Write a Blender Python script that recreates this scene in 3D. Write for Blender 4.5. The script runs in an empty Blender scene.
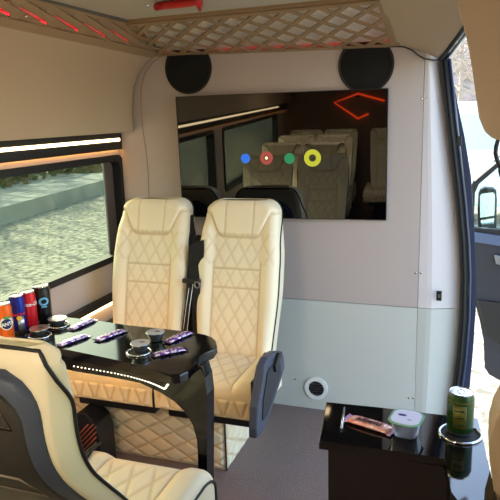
import bpy, bmesh, math, random
from math import sin, cos, pi, radians, sqrt, exp
from mathutils import Vector, Matrix
random.seed(4)
S = bpy.context.scene
COL = S.collection

# ------------------------------------------------------------------ camera
F = 620.0
yaw, pit, rol = map(radians, (19.7, 12.3, -1.75))
fw = Vector((-sin(yaw)*cos(pit), cos(yaw)*cos(pit), -sin(pit)))
rt = Vector((cos(yaw), sin(yaw), 0)); up = rt.cross(fw)
CA = cos(rol)*rt + sin(rol)*up; CB = -sin(rol)*rt + cos(rol)*up
EYE = Vector((0, 0, 1.5))
cd = bpy.data.cameras.new('camera'); cam = bpy.data.objects.new('camera', cd); COL.objects.link(cam)
cd.sensor_width = 36; cd.lens = F/500*36; cd.clip_start = .02; cd.clip_end = 500
m = Matrix((CA, CB, -fw)).transposed().to_4x4(); m.translation = EYE; cam.matrix_world = m
S.camera = cam
def ray(x, y): return fw + CA*(x-250)/F - CB*(y-250)/F
def oz(x, y, z): r = ray(x, y); return EYE + r*((z-EYE.z)/r.z)
def oy(x, y, v): r = ray(x, y); return EYE + r*(v/r.y)
def ox(x, y, v): r = ray(x, y); return EYE + r*(v/r.x)

# ------------------------------------------------------------------ materials
def lin(c):
    f = lambda v: v/12.92 if v <= .04045 else ((v+.055)/1.055)**2.4
    return tuple(f(v/255) for v in c) + (1,)
def mat(name, rgb, rough=.5, metal=0, emit=None, es=0, bump=None, var=None, coat=0, spec=.5, trans=0, alpha=1, sheen=0):
    M = bpy.data.materials.new(name); M.use_nodes = True
    nt = M.node_tree; b = nt.nodes['Principled BSDF']
    b.inputs['Base Color'].default_value = lin(rgb); b.inputs['Roughness'].default_value = rough
    b.inputs['Metallic'].default_value = metal; b.inputs['Coat Weight'].default_value = coat
    b.inputs['Coat Roughness'].default_value = .05
    b.inputs['Specular IOR Level'].default_value = spec; b.inputs['Transmission Weight'].default_value = trans
    b.inputs['Alpha'].default_value = alpha
    b.inputs['Sheen Weight'].default_value = sheen
    if emit: b.inputs['Emission Color'].default_value = lin(emit); b.inputs['Emission Strength'].default_value = es
    if bump or var:
        tc = nt.nodes.new('ShaderNodeTexCoord')
        mp = nt.nodes.new('ShaderNodeMapping'); nt.links.new(tc.outputs['Object'], mp.inputs[0])
        if bump:
            sc, st = bump[:2]
            if len(bump) > 2: mp.inputs['Scale'].default_value = bump[2]
            n = nt.nodes.new('ShaderNodeTexNoise'); n.inputs['Scale'].default_value = sc; n.inputs['Detail'].default_value = 4
            nt.links.new(mp.outputs[0], n.inputs[0])
            bp = nt.nodes.new('ShaderNodeBump'); bp.inputs['Strength'].default_value = st; bp.inputs['Distance'].default_value = .01
            nt.links.new(n.outputs[0], bp.inputs['Height']); nt.links.new(bp.outputs[0], b.inputs['Normal'])
        if var:
            sc, rgb2 = var[:2]
            n = nt.nodes.new('ShaderNodeTexNoise'); n.inputs['Scale'].default_value = sc; n.inputs['Detail'].default_value = 5
            nt.links.new(mp.outputs[0], n.inputs[0])
            r = nt.nodes.new('ShaderNodeValToRGB'); r.color_ramp.elements[0].position = .38; r.color_ramp.elements[1].position = .62
            r.color_ramp.elements[0].color = lin(rgb); r.color_ramp.elements[1].color = lin(rgb2)
            nt.links.new(n.outputs[0], r.inputs[0]); nt.links.new(r.outputs[0], b.inputs['Base Color'])
    return M
def emis(name, rgb, s): return mat(name, (10, 10, 10), .6, emit=rgb, es=s)

M = {}
M['tan'] = mat('tan_leatherette', (178, 155, 128), .5, bump=(260, .12))
M['tan_dark'] = mat('tan_trim', (150, 122, 92), .5, bump=(260, .12))
M['wall_up'] = mat('pale_beige_panel', (204, 184, 164), .5, bump=(300, .1))
M['wall_mid'] = mat('greige_panel', (182, 167, 162), .5, bump=(300, .1))
M['wall_low'] = mat('off_white_panel', (194, 194, 187), .45, bump=(300, .06))
M['ceil'] = mat('grey_headliner', (176, 166, 150), .7, bump=(400, .15))
M['floor'] = mat('brown_grey_vinyl', (116, 98, 92), .6, bump=(60, .5, (14, 1.2, 1)), var=(55, (140, 120, 112)))
M['floor'].node_tree.nodes['Mapping'].inputs['Scale'].default_value = (12, 1.2, 1)
M['gloss'] = mat('black_gloss', (10, 9, 11), .04, coat=.5, spec=.5)
M['table'] = mat('black_table_lacquer', (12, 11, 13), .09, spec=.5)
M['gloss_soft'] = mat('black_gloss_soft', (14, 13, 15), .12, coat=.6)
M['blackpl'] = mat('black_plastic', (18, 18, 20), .45)
M['rubber'] = mat('black_rubber', (14, 14, 17), .6)
M['strap'] = mat('black_webbing', (16, 15, 17), .8, bump=(500, .4))
M['chrome'] = mat('chrome', (215, 215, 220), .12, 1)
M['chrome_dull'] = mat('brushed_chrome', (150, 150, 155), .3, 1)
M['shell'] = mat('slate_grey_plastic', (62, 68, 84), .5, bump=(400, .15))
M['shell_in'] = mat('dark_brown_plastic', (44, 38, 34), .55, bump=(400, .2))
M['shell_rim'] = mat('taupe_plastic_edge', (120, 104, 88), .45)
M['pipe'] = mat('black_piping', (16, 15, 17), .5)
M['red'] = mat('red_plastic', (190, 20, 24), .35)
M['print'] = mat('brown_grey_strip', (92, 80, 74), .4)
M['speaker'] = mat('black_speaker_cloth', (13, 12, 12), .9, bump=(900, .5))
M['tv'] = mat('black_mirror_glass', (3, 3, 4), .012, spec=1.0, coat=.12)
M['body'] = mat('dark_blue_body_paint', (38, 48, 74), .3, coat=.6)
M['doortrim'] = mat('charcoal_door_trim', (26, 28, 38), .55, bump=(300, .2))
M['white'] = mat('white_plastic', (225, 224, 220), .4)
M['dark'] = mat('dark_slot', (12, 12, 13), .7)
M['led_w'] = emis('warm_white_led', (255, 226, 170), 7)
M['led_dot'] = emis('led_diode', (255, 240, 215), 4)
M['led_a'] = emis('amber_led', (255, 176, 50), 20)
M['led_r'] = emis('red_led', (255, 40, 50), 3)
M['led_o'] = emis('orange_led', (255, 70, 20), 5)
M['slat'] = mat('pale_slat', (232, 222, 214), .5)
M['glass'] = mat('tinted_window_glass', (200, 220, 222), .0, trans=1, alpha=1)
def glassmat(name, tint, gl=.08):
    g = bpy.data.materials.new(name); g.use_nodes = True; nt = g.node_tree; nt.nodes.clear()
    o = nt.nodes.new('ShaderNodeOutputMaterial'); t = nt.nodes.new('ShaderNodeBsdfTransparent'); t.inputs[0].default_value = lin(tint)
    s = nt.nodes.new('ShaderNodeBsdfGlossy'); s.inputs['Roughness'].default_value = .01
    lw = nt.nodes.new('ShaderNodeLayerWeight'); lw.inputs[0].default_value = .5
    pw = nt.nodes.new('ShaderNodeMath'); pw.operation = 'POWER'; pw.inputs[1].default_value = 5
    fz = nt.nodes.new('ShaderNodeMath'); fz.operation = 'MULTIPLY_ADD'; fz.inputs[1].default_value = .9; fz.inputs[2].default_value = .025
    nt.links.new(lw.outputs['Facing'], pw.inputs[0]); nt.links.new(pw.outputs[0], fz.inputs[0])
    x = nt.nodes.new('ShaderNodeMixShader')
    nt.links.new(fz.outputs[0], x.inputs[0]); nt.links.new(t.outputs[0], x.inputs[1]); nt.links.new(s.outputs[0], x.inputs[2]); nt.links.new(x.outputs[0], o.inputs[0])
    return g
M['glass'] = glassmat('green_tinted_glass', (200, 207, 192))
M['clear'] = glassmat('clear_door_glass', (240, 251, 250))

# cream leather whose thread lines come from a per-vertex stitch mask
def leather(name, rgb, thread):
    g = mat(name, rgb, .42, bump=(350, .12)); nt = g.node_tree; b = nt.nodes['Principled BSDF']
    a = nt.nodes.new('ShaderNodeAttribute'); a.attribute_name = 'stitch'
    x = nt.nodes.new('ShaderNodeMix'); x.data_type = 'RGBA'
    x.inputs[6].default_value = lin(rgb); x.inputs[7].default_value = lin(thread)
    nt.links.new(a.outputs['Fac'], x.inputs[0]); nt.links.new(x.outputs[2], b.inputs['Base Color'])
    return g
M['cream'] = leather('cream_leather', (238, 222, 190), (210, 184, 142))

# ------------------------------------------------------------------ mesh helpers
def link(name, bm, m, parent=None, smooth=False, stitch=None):
    me = bpy.data.meshes.new(name)
    bmesh.ops.recalc_face_normals(bm, faces=bm.faces)
    bm.to_mesh(me); bm.free()
    for k in (m if isinstance(m, (list, tuple)) else [m]): me.materials.append(k)
    if smooth:
        for p in me.polygons: p.use_smooth = True
    if stitch is not None:
        at = me.attributes.new('stitch', 'FLOAT', 'POINT')
        for i, v in enumerate(stitch): at.data[i].value = v
    o = bpy.data.objects.new(name, me); COL.objects.link(o)
    if parent: o.parent = parent
    return o
def tag(o, label, cat, group=None, kind=None):
    o['label'] = label; o['category'] = cat
    if group: o['group'] = group
    if kind: o['kind'] = kind
    return o
def struct(o): o['kind'] = 'structure'; return o
def thing(name, label, cat, loc=(0, 0, 0), rz=0, group=None):
    o = bpy.data.objects.new(name, None); COL.objects.link(o); o.location = loc; o.rotation_euler = (0, 0, rz)
    o.empty_display_size = .05
    return tag(o, label, cat, group)
def box(bm, a, b, bev=0, mi=0):
    lo = [min(p, q) for p, q in zip(a, b)]; hi = [max(p, q) for p, q in zip(a, b)]
    r = bmesh.ops.create_cube(bm, size=1)
    vs = r['verts']
    for v in vs: v.co = Vector([(lo[i]+hi[i])/2 + v.co[i]*(hi[i]-lo[i]) for i in range(3)])
    fs = set(f for v in vs for f in v.link_faces)
    for f in fs: f.material_index = mi
    if bev:
        es = list(set(e for v in vs for e in v.link_edges))
        r = bmesh.ops.bevel(bm, geom=es, offset=bev, segments=3, affect='EDGES', profile=.5)
        for f in r['faces']: f.material_index = mi
    return bm
def mkbox(name, a, b, m, parent=None, bev=0):
    return link(name, box(bmesh.new(), a, b, bev), m, parent)
def prism(bm, pts, vec, mi=0, bev=0):
    """polygon pts (3D) extruded along vec"""
    vec = Vector(vec)
    a = [bm.verts.new(Vector(p)) for p in pts]; b = [bm.verts.new(Vector(p)+vec) for p in pts]
    fs = [bm.faces.new(a), bm.faces.new(b[::-1])]
    n = len(pts)
    for i in range(n): fs.append(bm.faces.new((a[i], b[i], b[(i+1) % n], a[(i+1) % n])))
    for f in fs: f.material_index = mi
    if bev:
        es = [e for e in fs[0].edges] + [e for e in fs[1].edges]
        bmesh.ops.bevel(bm, geom=es, offset=bev, segments=2, affect='EDGES', profile=.5)
    return bm
def mkprism(name, pts, vec, m, parent=None, bev=0): return link(name, prism(bmesh.new(), pts, vec, 0, bev), m, parent)
def tube(bm, pts, r, n=10, closed=False, flat=None, mi=0):
    pts = [Vector(p) for p in pts]; N = len(pts); rings = []
    ref = None
    for i, p in enumerate(pts):
        if closed: d = pts[(i+1) % N] - pts[i-1]
        else: d = pts[min(i+1, N-1)] - pts[max(i-1, 0)]
        d.normalize()
        if ref is None:
            ref = Vector((0, 0, 1)) if abs(d.z) < .9 else Vector((1, 0, 0))
            ref = flat[0] if flat else ref
            ref = Vector(ref)
        u = (ref - d*ref.dot(d)).normalized(); v = d.cross(u)
        if not flat: ref = u
        rr = r[i] if isinstance(r, (list, tuple)) else r
        ru, rv = (rr, rr) if not flat else (flat[1], flat[2])
        rings.append([bm.verts.new(p + u*cos(2*pi*k/n)*ru + v*sin(2*pi*k/n)*rv) for k in range(n)])
    for i in range(N if closed else N-1):
        a, b = rings[i], rings[(i+1) % N]
        for k in range(n): bm.faces.new((a[k], a[(k+1) % n], b[(k+1) % n], b[k])).material_index = mi
    if not closed:
        bm.faces.new(rings[0][::-1]).material_index = mi; bm.faces.new(rings[-1]).material_index = mi
    return bm
def mktube(name, pts, r, m, parent=None, n=10, closed=False, flat=None):
    return link(name, tube(bmesh.new(), pts, r, n, closed, flat), m, parent, smooth=True)
def lathe(bm, prof, c=(0, 0, 0), n=32, mis=None, axis='z', sx=1, sy=1):
    """prof: list of (r, h)"""
    rings = []
    for (r, h) in prof:
        ring = []
        for k in range(n):
            x, y = r*cos(2*pi*k/n)*sx, r*sin(2*pi*k/n)*sy
            p = Vector((x, y, h)) if axis == 'z' else Vector((x, -h, y))
            ring.append(bm.verts.new(p + Vector(c)))
        rings.append(ring)
    for i in range(len(rings)-1):
        for k in range(n):
            f = bm.faces.new((rings[i][k], rings[i][(k+1) % n], rings[i+1][(k+1) % n], rings[i+1][k]))
            f.material_index = mis[i] if mis else 0
    f = bm.faces.new(rings[0][::-1]); f.material_index = mis[0] if mis else 0
    f = bm.faces.new(rings[-1]); f.material_index = mis[-1] if mis else 0
    return bm
def mklathe(name, prof, c, m, parent=None, n=32, axis='z', mis=None, smooth=True, sx=1, sy=1):
    o = link(name, lathe(bmesh.new(), prof, c, n, mis, axis, sx, sy), m, parent, smooth=smooth)
    if smooth: autosm(o)
    return o
def autosm(o, ang=35):
    bm = bmesh.new(); bm.from_mesh(o.data)
    for e in bm.edges:
        if len(e.link_faces) == 2 and e.calc_face_angle(0) > radians(ang): e.smooth = False
    bm.to_mesh(o.data); bm.free()
def rrect(w, h, r, n=6, cx=0, cy=0):
    out = []
    for (sx, sy, a0) in ((1, 1, 0), (-1, 1, 90), (-1, -1, 180), (1, -1, 270)):
        for k in range(n+1):
            a = radians(a0 + 90*k/n); out.append((cx + sx*(w/2-r) + r*cos(a), cy + sy*(h/2-r) + r*sin(a)))
    return out
def ring_prism(bm, outer, inner, vec, mi=0):
    """frame between two loops of equal length, extruded"""
    vec = Vector(vec); n = len(outer)
    o0 = [bm.verts.new(Vector(p)) for p in outer]; i0 = [bm.verts.new(Vector(p)) for p in inner]
    o1 = [bm.verts.new(Vector(p)+vec) for p in outer]; i1 = [bm.verts.new(Vector(p)+vec) for p in inner]
    for k in range(n):
        j = (k+1) % n
        for q in ((o0[k], o0[j], i0[j], i0[k]), (o1[k], i1[k], i1[j], o1[j]), (o0[k], o1[k], o1[j], o0[j]), (i0[k], i0[j], i1[j], i1[k])):
            bm.faces.new(q).material_index = mi
    return bm
def text(name, s, size, m, parent, xf, ext=.0006, wrap=None, shear=0, offs=0):
    """lettering as mesh; xf: function (x,y,z)->point"""
    cu = bpy.data.curves.new(name, 'FONT'); cu.body = s; cu.size = size; cu.extrude = ext; cu.align_x = 'CENTER'; cu.align_y = 'CENTER'
    cu.shear = shear; cu.offset = offs; cu.resolution_u = 4
    o = bpy.data.objects.new(name, cu); COL.objects.link(o)
    dg = bpy.context.evaluated_depsgraph_get(); dg.update()
    me = bpy.data.meshes.new_from_object(o.evaluated_get(dg)); bpy.data.objects.remove(o); bpy.data.curves.remove(cu)
    me.name = name
    if wrap:
        bm = bmesh.new(); bm.from_mesh(me)
        bmesh.ops.subdivide_edges(bm, edges=[e for e in bm.edges if e.calc_length() > size*.15], cuts=2)
        bmesh.ops.triangulate(bm, faces=bm.faces)
        bm.to_mesh(me); bm.free()
    for v in me.vertices: v.co = Vector(xf(*v.co))
    me.materials.clear(); me.materials.append(m)
    o = bpy.data.objects.new(name, me); COL.objects.link(o); o.parent = parent
    return o
def sstep(a, b, x):
    t = max(0, min(1, (x-a)/(b-a))); return t*t*(3-2*t)
def copy_tree(o, parent=None):
    c = o.copy(); COL.objects.link(c)
    if parent: c.parent = parent
    for ch in [k for k in bpy.data.objects if k.parent == o]: copy_tree(ch, c)
    return c

# ------------------------------------------------------------------ seat
def quilt(a, b, pa, pb):
    u = a/pa + b/pb; v = a/pa - b/pb
    return min(abs(u-round(u)), abs(v-round(v)))*min(pa, pb)*.85     # distance to the nearest stitch line
def groove(d, w=.006): return exp(-(d/w)**2)
ZT, ZB = 1.125, .40
def halfw(z):
    t = (z-ZB)/(ZT-ZB)
    w = .172 + .022*sstep(0, .5, t) - .022*sstep(.62, 1, t)
    R = .065
    if BENT: w += .030*sstep(.55, 1, t); R = .050
    if z > ZT-R: w = w - R + sqrt(max(0, R*R-(z-(ZT-R))**2))
    return w
def thick(z):
    t = .135 - .03*sstep(.75, 1.1, z)
    if BENT: t = .045 + .03*sstep(.8, .5, z)*0
    R = .04
    if z > ZT-R: t = t - .06 + 1.5*sqrt(max(0, R*R-(z-(ZT-R))**2))
    return t
REC = .235
BENT = False
YCT = ((.30, -.06), (.40, .0), (.45, .03), (.55, .10), (.654, .185), (.77, .285), (.83, .330), (.90, .357), (.975, .362), (1.05, .360), (1.2, .360))
def yc(z):
    if not BENT: return .085 + REC*(z-.45)
    z = max(.30, min(1.19, z))
    f = 0
    for q in range(-2, 3):                    # smoothed table
        zz = max(.30, min(1.19, z+q*.018))
        for (a, ya_), (b, yb_) in zip(YCT, YCT[1:]):
            if a <= zz <= b: f += ya_+(yb_-ya_)*(zz-a)/(b-a); break
    return f/5 + .006
def back_front(x, z, W, T):
    """y of the backrest's front surface and its stitch mask"""
    y = yc(z) - T/2
    ax = abs(x)
    bol = (.015 if BENT else .022)*sstep(.105, .15, ax)*(1-sstep(.98, 1.06, z)) - .0
    y -= bol
    r = .012 if BENT else .04
    if ax > W-r: y += r*(1-sqrt(max(0, 1-((ax-(W-r))/r)**2)))
    g = 0; puff = 0
    lim = .112
    if z < .985:
        if ax < lim or z > .85:
            if not (.745 < z < .825):
                d = quilt(x, z, .062, .105); m = (1 if ax < lim else sstep(W, W-.03, ax)); g = max(g, groove(d, .0045)*m*.5); puff = 1
            else:
                d = quilt(x, z, .062, .105); g = max(g, groove(d, .004)*.5)
        if z < .86: g = max(g, groove(ax-lim, .004))
        if ax < lim:
            for zs in (.745, .828): g = max(g, groove(z-zs, .004))
    # headrest outline
    zz = .985 + .10*max(0, (ax-.085)/.08)**1.6
    g = max(g, groove((z-zs_head(ax)), .005))
    if z > zs_head(ax) and ax < .09: g = max(g, groove(ax-.066, .004)*.7)
    if z > zs_head(ax): y -= .012*sstep(0, .02, z-zs_head(ax))
    return y + g*.0045, g
def zs_head(ax): return .965 + .105*sstep(.07, .15, ax)**1.5
def back_loop(z):
    W, T = halfw(z), max(.02, thick(z)); Wb = W*(.90 if BENT else .95); pts = []; st = []
    nF = 84
    for i in range(nF+1):
        x = -W + 2*W*i/nF
        y, g = back_front(x, z, W, T); pts.append((x, y, z)); st.append(g)
    yb = yc(z) + T/2
    y0 = pts[nF][1]
    for i in range(1, 9):
        t = i/8; pts.append((W + (Wb-W)*t**1.5, y0 + (yb-y0)*t, z)); st.append(0)
    for i in range(1, 12): pts.append((Wb - 2*Wb*i/12, yb, z)); st.append(0)
    for i in range(0, 8):
        t = 1-i/8; pts.append((-(W + (Wb-W)*t**1.5), y0 + (yb-y0)*t, z)); st.append(0)
    return pts, st
def loft(loops, caps=True):
    bm = bmesh.new(); rings = [[bm.verts.new(p) for p in L] for L in loops]; n = len(loops[0])
    for i in range(len(rings)-1):
        for k in range(n): bm.faces.new((rings[i][k], rings[i][(k+1) % n], rings[i+1][(k+1) % n], rings[i+1][k]))
    if caps: bm.faces.new(rings[0][::-1]); bm.faces.new(rings[-1])
    return bm
def make_backrest(root):
    zs = [ZB + (ZT-.08-ZB)*i/110 for i in range(111)] + [ZT-.08+.08*sin(pi/2*i/16) for i in range(1, 17)]
    zs[-1] = ZT-.0004
    loops, st = [], []
    for z in zs:
        p, s = back_loop(z); loops.append(p); st += s
    b = link('backrest', loft(loops), M['cream'], root, True, st)
    # black piping along the edge between front and side
    P = []
    zz = [ZB+.02 + (ZT-.05-ZB)*i/40 for i in range(41)] + [ZT-.022, ZT-.014, ZT-.008]
    for z in zz:
        W, T = halfw(z), max(.02, thick(z)); y0 = back_front(-W, z, W, T)[0]; t = .02 + .90*(sstep(.97, 1.09, z) if BENT else sstep(.93, 1.09, z))
        P.append((-(W + (W*(.90 if BENT else .95)-W)*t**1.5)-.001, y0+(yc(z)+T/2-y0)*t, z))
    Wt = -P[-1][0]
    top = [(-Wt + 2*Wt*i/8, P[-1][1]+.002, ZT-.006) for i in range(1, 8)]
    P2 = [(-x, y, z) for x, y, z in P[::-1]]
    mktube('piping', P + top + P2, .0042, M['pipe'], b, 8)
    # hard shell on the back
    L = []
    for i in range(41):
        z = .30 + (1.055-.30)*i/40
        w = (halfw(min(z+.06, 1.0))*.88 if BENT else min(halfw(min(z+.06, 1.0))*.80, .15)) - .012
        R = .09; zt = 1.055
        if z > zt-R: w = w-R + sqrt(max(0.0004, R*R-(z-(zt-R))**2))
        y = yc(z) + thick(min(z, 1.0))/2
        L.append([(-w, y-.02, z), (-w, y+.008, z), (-w+.02, y+.022, z), (w-.02, y+.022, z), (w, y+.008, z), (w, y-.02, z)])
    sh = link('back_shell', loft(L), M['shell'], root, True); autosm(sh, 50)
    L = []
    for i in range(31):
        z = .32 + (1.015-.32)*i/30
        w = .142 if BENT else .100; R = .06; zt = 1.015
        if z > zt-R: w = w-R + sqrt(max(0.0004, R*R-(z-(zt-R))**2))
        y = yc(z) + thick(min(z, 1.0))/2 + .02
        L.append([(-w, y, z), (-w+.006, y+.007, z), (w-.006, y+.007, z), (w, y, z)])
    ins = link('shell_insert', loft(L), M['shell_in'], sh, True); autosm(ins, 50)
    yb = lambda z: yc(z) + thick(z)/2 + .028
    tri = lambda z0, z1, w: [(-w, yb(z0), z0), (w, yb(z0), z0), (w*.72, yb(z1), z1), (-w*.72, yb(z1), z1)]
    mktube('handle_recess', tri(*((.95, 1.0, .118) if BENT else (.80, .90, .085))), .003, M['shell_rim'], sh, 6, True)
    mktube('pocket_rim', tri(*((.76, .82, .118) if BENT else (.56, .62, .088))), .003, M['shell_rim'], sh, 6, True)
    return b
def qpanel(bm, st, org, U, V, N, nu, nv, lu, lv, pa=.13, pb=.075):
    vs = []
    for j in range(nv+1):
        for i in range(nu+1):
            a, b = lu*i/nu, lv*j/nv
            g = groove(quilt(a, b, pa, pb), .006)*.8
            edge = min(a, lu-a, b, lv-b)
            g = max(g, groove(edge-.0, .005))
            vs.append(bm.verts.new(Vector(org)+Vector(U)*a+Vector(V)*b+Vector(N)*(.012*sstep(0, .02, edge)-.007*g))); st.append(g)
    for j in range(nv):
        for i in range(nu):
            k = j*(nu+1)+i; bm.faces.new((vs[k], vs[k+1], vs[k+nu+2], vs[k+nu+1]))
CW = .218
def make_cushion(root):
    # profile along y: back .14 -> front -.32, rounded nose
    nx, ny = 84, 64
    def top(x, y):
        g = 0; ax = abs(x)
        h = .462 - .004*(y+.1)/.3
        h += .014*sstep(.11, .16, ax)
        r = .035
        if ax > CW-r: h -= r*(1-sqrt(max(0, 1-((ax-(CW-r))/r)**2)))
        if y < -.27: h -= .05*(1-sqrt(max(0, 1-((-.27-y)/.05)**2)))
        if ax < .115: g = max(g, groove(quilt(x, y, .075, .12), .005)*.75*sstep(-.31, -.26, y))
        g = max(g, groove(ax-.12, .004)*sstep(-.325, -.3, y), groove(y+.235, .004)*.0)
        return h - g*.005, g
    loops, st = [], []
    ys = [.05-.32*i/(ny) for i in range(ny+1)] + [-.27-.05*sin(pi/2*i/10) for i in range(1, 11)]
    for y in ys:
        L = []
        for i in range(nx+1):
            x = -CW + 2*CW*i/nx; h, g = top(x, y); L.append((x, y, h)); st.append(g)
        zb = .325 + (.012*sstep(-.3, -.32, y))
        e = L[-1][2]
        for t in (.25, .5, .75, 1.): L.append((CW + .0*t, y, e+(zb-e)*t)); st.append(0)
        L.append((0, y, zb)); st.append(0)
        for t in (1., .75, .5, .25): L.append((-CW, y, e+(zb-e)*t)); st.append(0)
        loops.append(L)
    c = link('cushion', loft(loops), M['cream'], root, True, st); autosm(c, 55)
    # front skirt flap
    for s in (-1, 1):
        P = [(s*(CW+.001), y, top(CW, y)[0]+.001) for y in [.045-.315*i/20 for i in range(21)]]
        P += [(s*(CW+.001), -.27-.0505*sin(a), top(CW, -.27)[0]-.05*(1-cos(a))) for a in [radians(q) for q in (15, 35, 55, 75, 90)]]
        P += [(s*(CW+.001), -.321, z) for z in (.39, .36, .33)]
        mktube('piping', P, .0042, M['pipe'], c, 8)
    bm = bmesh.new(); st = []
    qpanel(bm, st, (-CW+.006, -.314, .328), (1, 0, 0), (0, 0, 1), (0, -1, 0), 110, 24, 2*CW-.012, .094, .075, .22)
    link('front_pad', bm, M['cream'], c, True, st)
    return c
def make_seat(label, loc, rz, group):
    t = thing('van_seat', label, 'seat', loc, rz, group)
    make_backrest(t); make_cushion(t)
    mkbox('seat_frame', (-.19, -.26, .27), (.19, .14, .33), M['blackpl'], t, .008)
    return t
FG = 'cream seats against the front bulkhead'
seatR = make_seat('cream quilted leather seat nearer the aisle, facing the camera, below the wall screen', (-.965, 2.40, 0), 0, FG)
seatL = copy_tree(seatR); seatL.location = (-1.405, 2.40, 0)
seatL['label'] = 'cream quilted leather seat by the side window, facing the camera, behind the black table'
BENT = True; ZT = 1.10
seatN = make_seat('near seat', (-.888, 1.245, 0), pi, '')
BENT = False; ZT = 1.125
for ch in [k for k in bpy.data.objects if k.parent == seatN and k.name.startswith('cushion')]: ch.scale.y = 1.6; ch.location = (.028, .192, -.010)
seatN['label'] = 'cream seat in the left foreground seen from behind, dark plastic back shell'; seatN['group'] = 'cream seats facing the front bulkhead'
s = copy_tree(seatN); s.location = (-1.335, 1.245, 0); s['label'] = 'cream seat beside the foreground seat, against the side window wall, facing forward'
for i, (x, y) in enumerate(((-1.42, .12), (-1.0, .12), (-1.42, -.75), (-1.0, -.75), (-1.42, -1.55), (-1.0, -1.55), (-.45, -1.55))):
    s = copy_tree(seatN); s.location = (x, y, 0)
    s['label'] = ['cream rear seat mirrored dimly in the screen, window side', 'cream rear seat mirrored dimly in the screen, aisle side'][x > -1.2]
    s['label'] += [', first row', ', second row', ', last row'][[.12, -.75, -1.55].index(y)] + (' across the aisle' if x > -.5 else '')
    s['group'] = 'rear passenger seats seen in the screen reflection'
    for ch in [k for k in bpy.data.objects if k.parent == s and k.name.startswith('seat_frame')]: pass
# pedestals below the rear seats
def pedestal(x0, x1, y, lab):
    t = thing('seat_pedestal', lab, 'seat base', ((x0+x1)/2, y, 0), 0, 'seat pedestals')
    w = (x1-x0)/2
    mkbox('pedestal_box', (-w, -.2, 0), (w, .2, .27), M['blackpl'], t, .01)
    return t
pedestal(-1.55, -.88, 1.10, 'black pedestal under the two seats facing the bulkhead')
for y, n in ((.1, 'first'), (-.77, 'second'), (-1.57, 'last')): pedestal(-1.55, -.88, y, 'black pedestal under the %s rear row of seats' % n)
for y, n in ((-1.57, 'last'),): pedestal(-.58, -.32, y, 'black pedestal under the single seat of the %s rear row' % n)

# quilted bench base shared by the two front seats
bt = thing('bench_base', 'cream quilted bench base under the two seats below the screen', 'seat base', (0, 0, 0))
x0, x1, y0, y1, z1 = -1.70, -.94, 2.235, 2.66, .27
bm = bmesh.new(); st = []
nx, nz = 150, 54
qpanel(bm, st, (x0, y0, .0), (1, 0, 0), (0, 0, 1), (0, -1, 0), 200, 72, x1-x0, z1)
link('front_panel', bm, M['cream'], bt, True, st)
bm = bmesh.new(); st = []
qpanel(bm, st, (x1, y0, .0), (0, 1, 0), (0, 0, 1), (1, 0, 0), 110, 72, y1-y0, z1)
link('side_panel', bm, M['cream'], bt, True, st)
mkbox('base_box', (x0, y0+.001, 0), (x1-.001, y1, z1), M['cream'], bt)
mktube('piping', [(x1+.003, y0-.003, .002), (x1+.003, y0-.003, z1)], .004, M['pipe'], bt, 8)

# armrest shield on the aisle side of the right front seat
ar = thing('seat_side_shield', 'slate grey plastic armrest shield on the aisle side of the seat below the screen', 'armrest', (0, 0, 0))
prof = [(2.305, .525), (2.28, .555), (2.20, .585), (2.10, .60), (2.05, .585), (2.03, .55), (1.965, .458), (1.945, .38), (1.945, .345), (2.02, .335), (2.09, .365), (2.168, .402), (2.25, .44), (2.315, .47)]
mkprism('shield', [(-.725, y, z) for y, z in prof], (.035, 0, 0), M['shell'], ar, .008)
cy = sum(p[0] for p in prof)/len(prof); cz = sum(p[1] for p in prof)/len(prof)
mkbox('shield_mount', (-.76, 2.08, .40), (-.72, 2.24, .50), M['blackpl'], ar, .004)
mkprism('shield_inset', [(-.69, cy+(y-cy)*.66, cz+(z-cz)*.66) for y, z in prof], (.004, 0, 0), M['doortrim'], ar, .001)
mkprism('recline_lever', [(-.688, y, z) for y, z in ((2.14, .55), (2.2, .58), (2.24, .57), (2.20, .54), (2.15, .52))], (.012, 0, 0), M['blackpl'], ar, .002)
# red belt buckle
bk = thing('belt_buckle', 'black seat belt buckle with red button beside the aisle seat below the screen', 'seat belt buckle', oy(267, 360, 2.30))
mkbox('buckle_body', (-.014, -.012, -.03), (.014, .012, .03), M['blackpl'], bk, .004)
mkbox('release_button', (-.015, -.016, -.008), (.015, -.002, .028), M['red'], bk, .003)
mktube('buckle_stalk', [(0, .005, -.025), (-.003, .03, -.08), (-.005, .06, -.13)], .006, M['strap'], bk, 8)

# belts hanging between the front seats
bl = thing('seat_belt', 'black seat belts with joined buckles hanging in the gap between the two front seats', 'seat belt', (0, 0, 0))
yb = 2.46
def hang(name, pts, w, m, yy=yb, t=.0015):
    P = [oy(x, y, yy+d) for x, y, d in pts]
    return mktube(name, P, 1, m, bl, 8, False, ((0, 1, 0), t, w))
hang('belt_webbing', [(189, 216, .16), (192, 235, .12), (194, 262, .05), (196, 285, 0), (196, 310, 0), (197, 335, 0), (199, 352, -.02)], .021, M['strap'])
hang('belt_webbing', [(199, 235, .12), (194, 258, .06), (190, 285, .0), (186, 315, -.01), (184, 340, -.02)], .013, M['strap'])
mkprism('belt_backing', [oy(x, y, 2.50) for x, y in ((190, 245), (203, 240), (206, 350), (182, 350), (183, 318))], (0, .01, 0), M['strap'], bl)
hang('belt_edge', [(193, 284, -.004), (190, 305, -.006), (187, 332, -.006)], .0015, M['white'], yb-.01)
hang('belt_edge', [(189, 288, -.004), (186, 308, -.006), (183, 332, -.006)], .0012, M['white'], yb-.01)
p = oy(192, 281, 2.44)
mkbox('buckle', p+Vector((-.045, -.012, -.010)), p+Vector((.04, .012, .010)), M['blackpl'], bl, .005)
p = oy(197, 285, 2.42)
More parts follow.
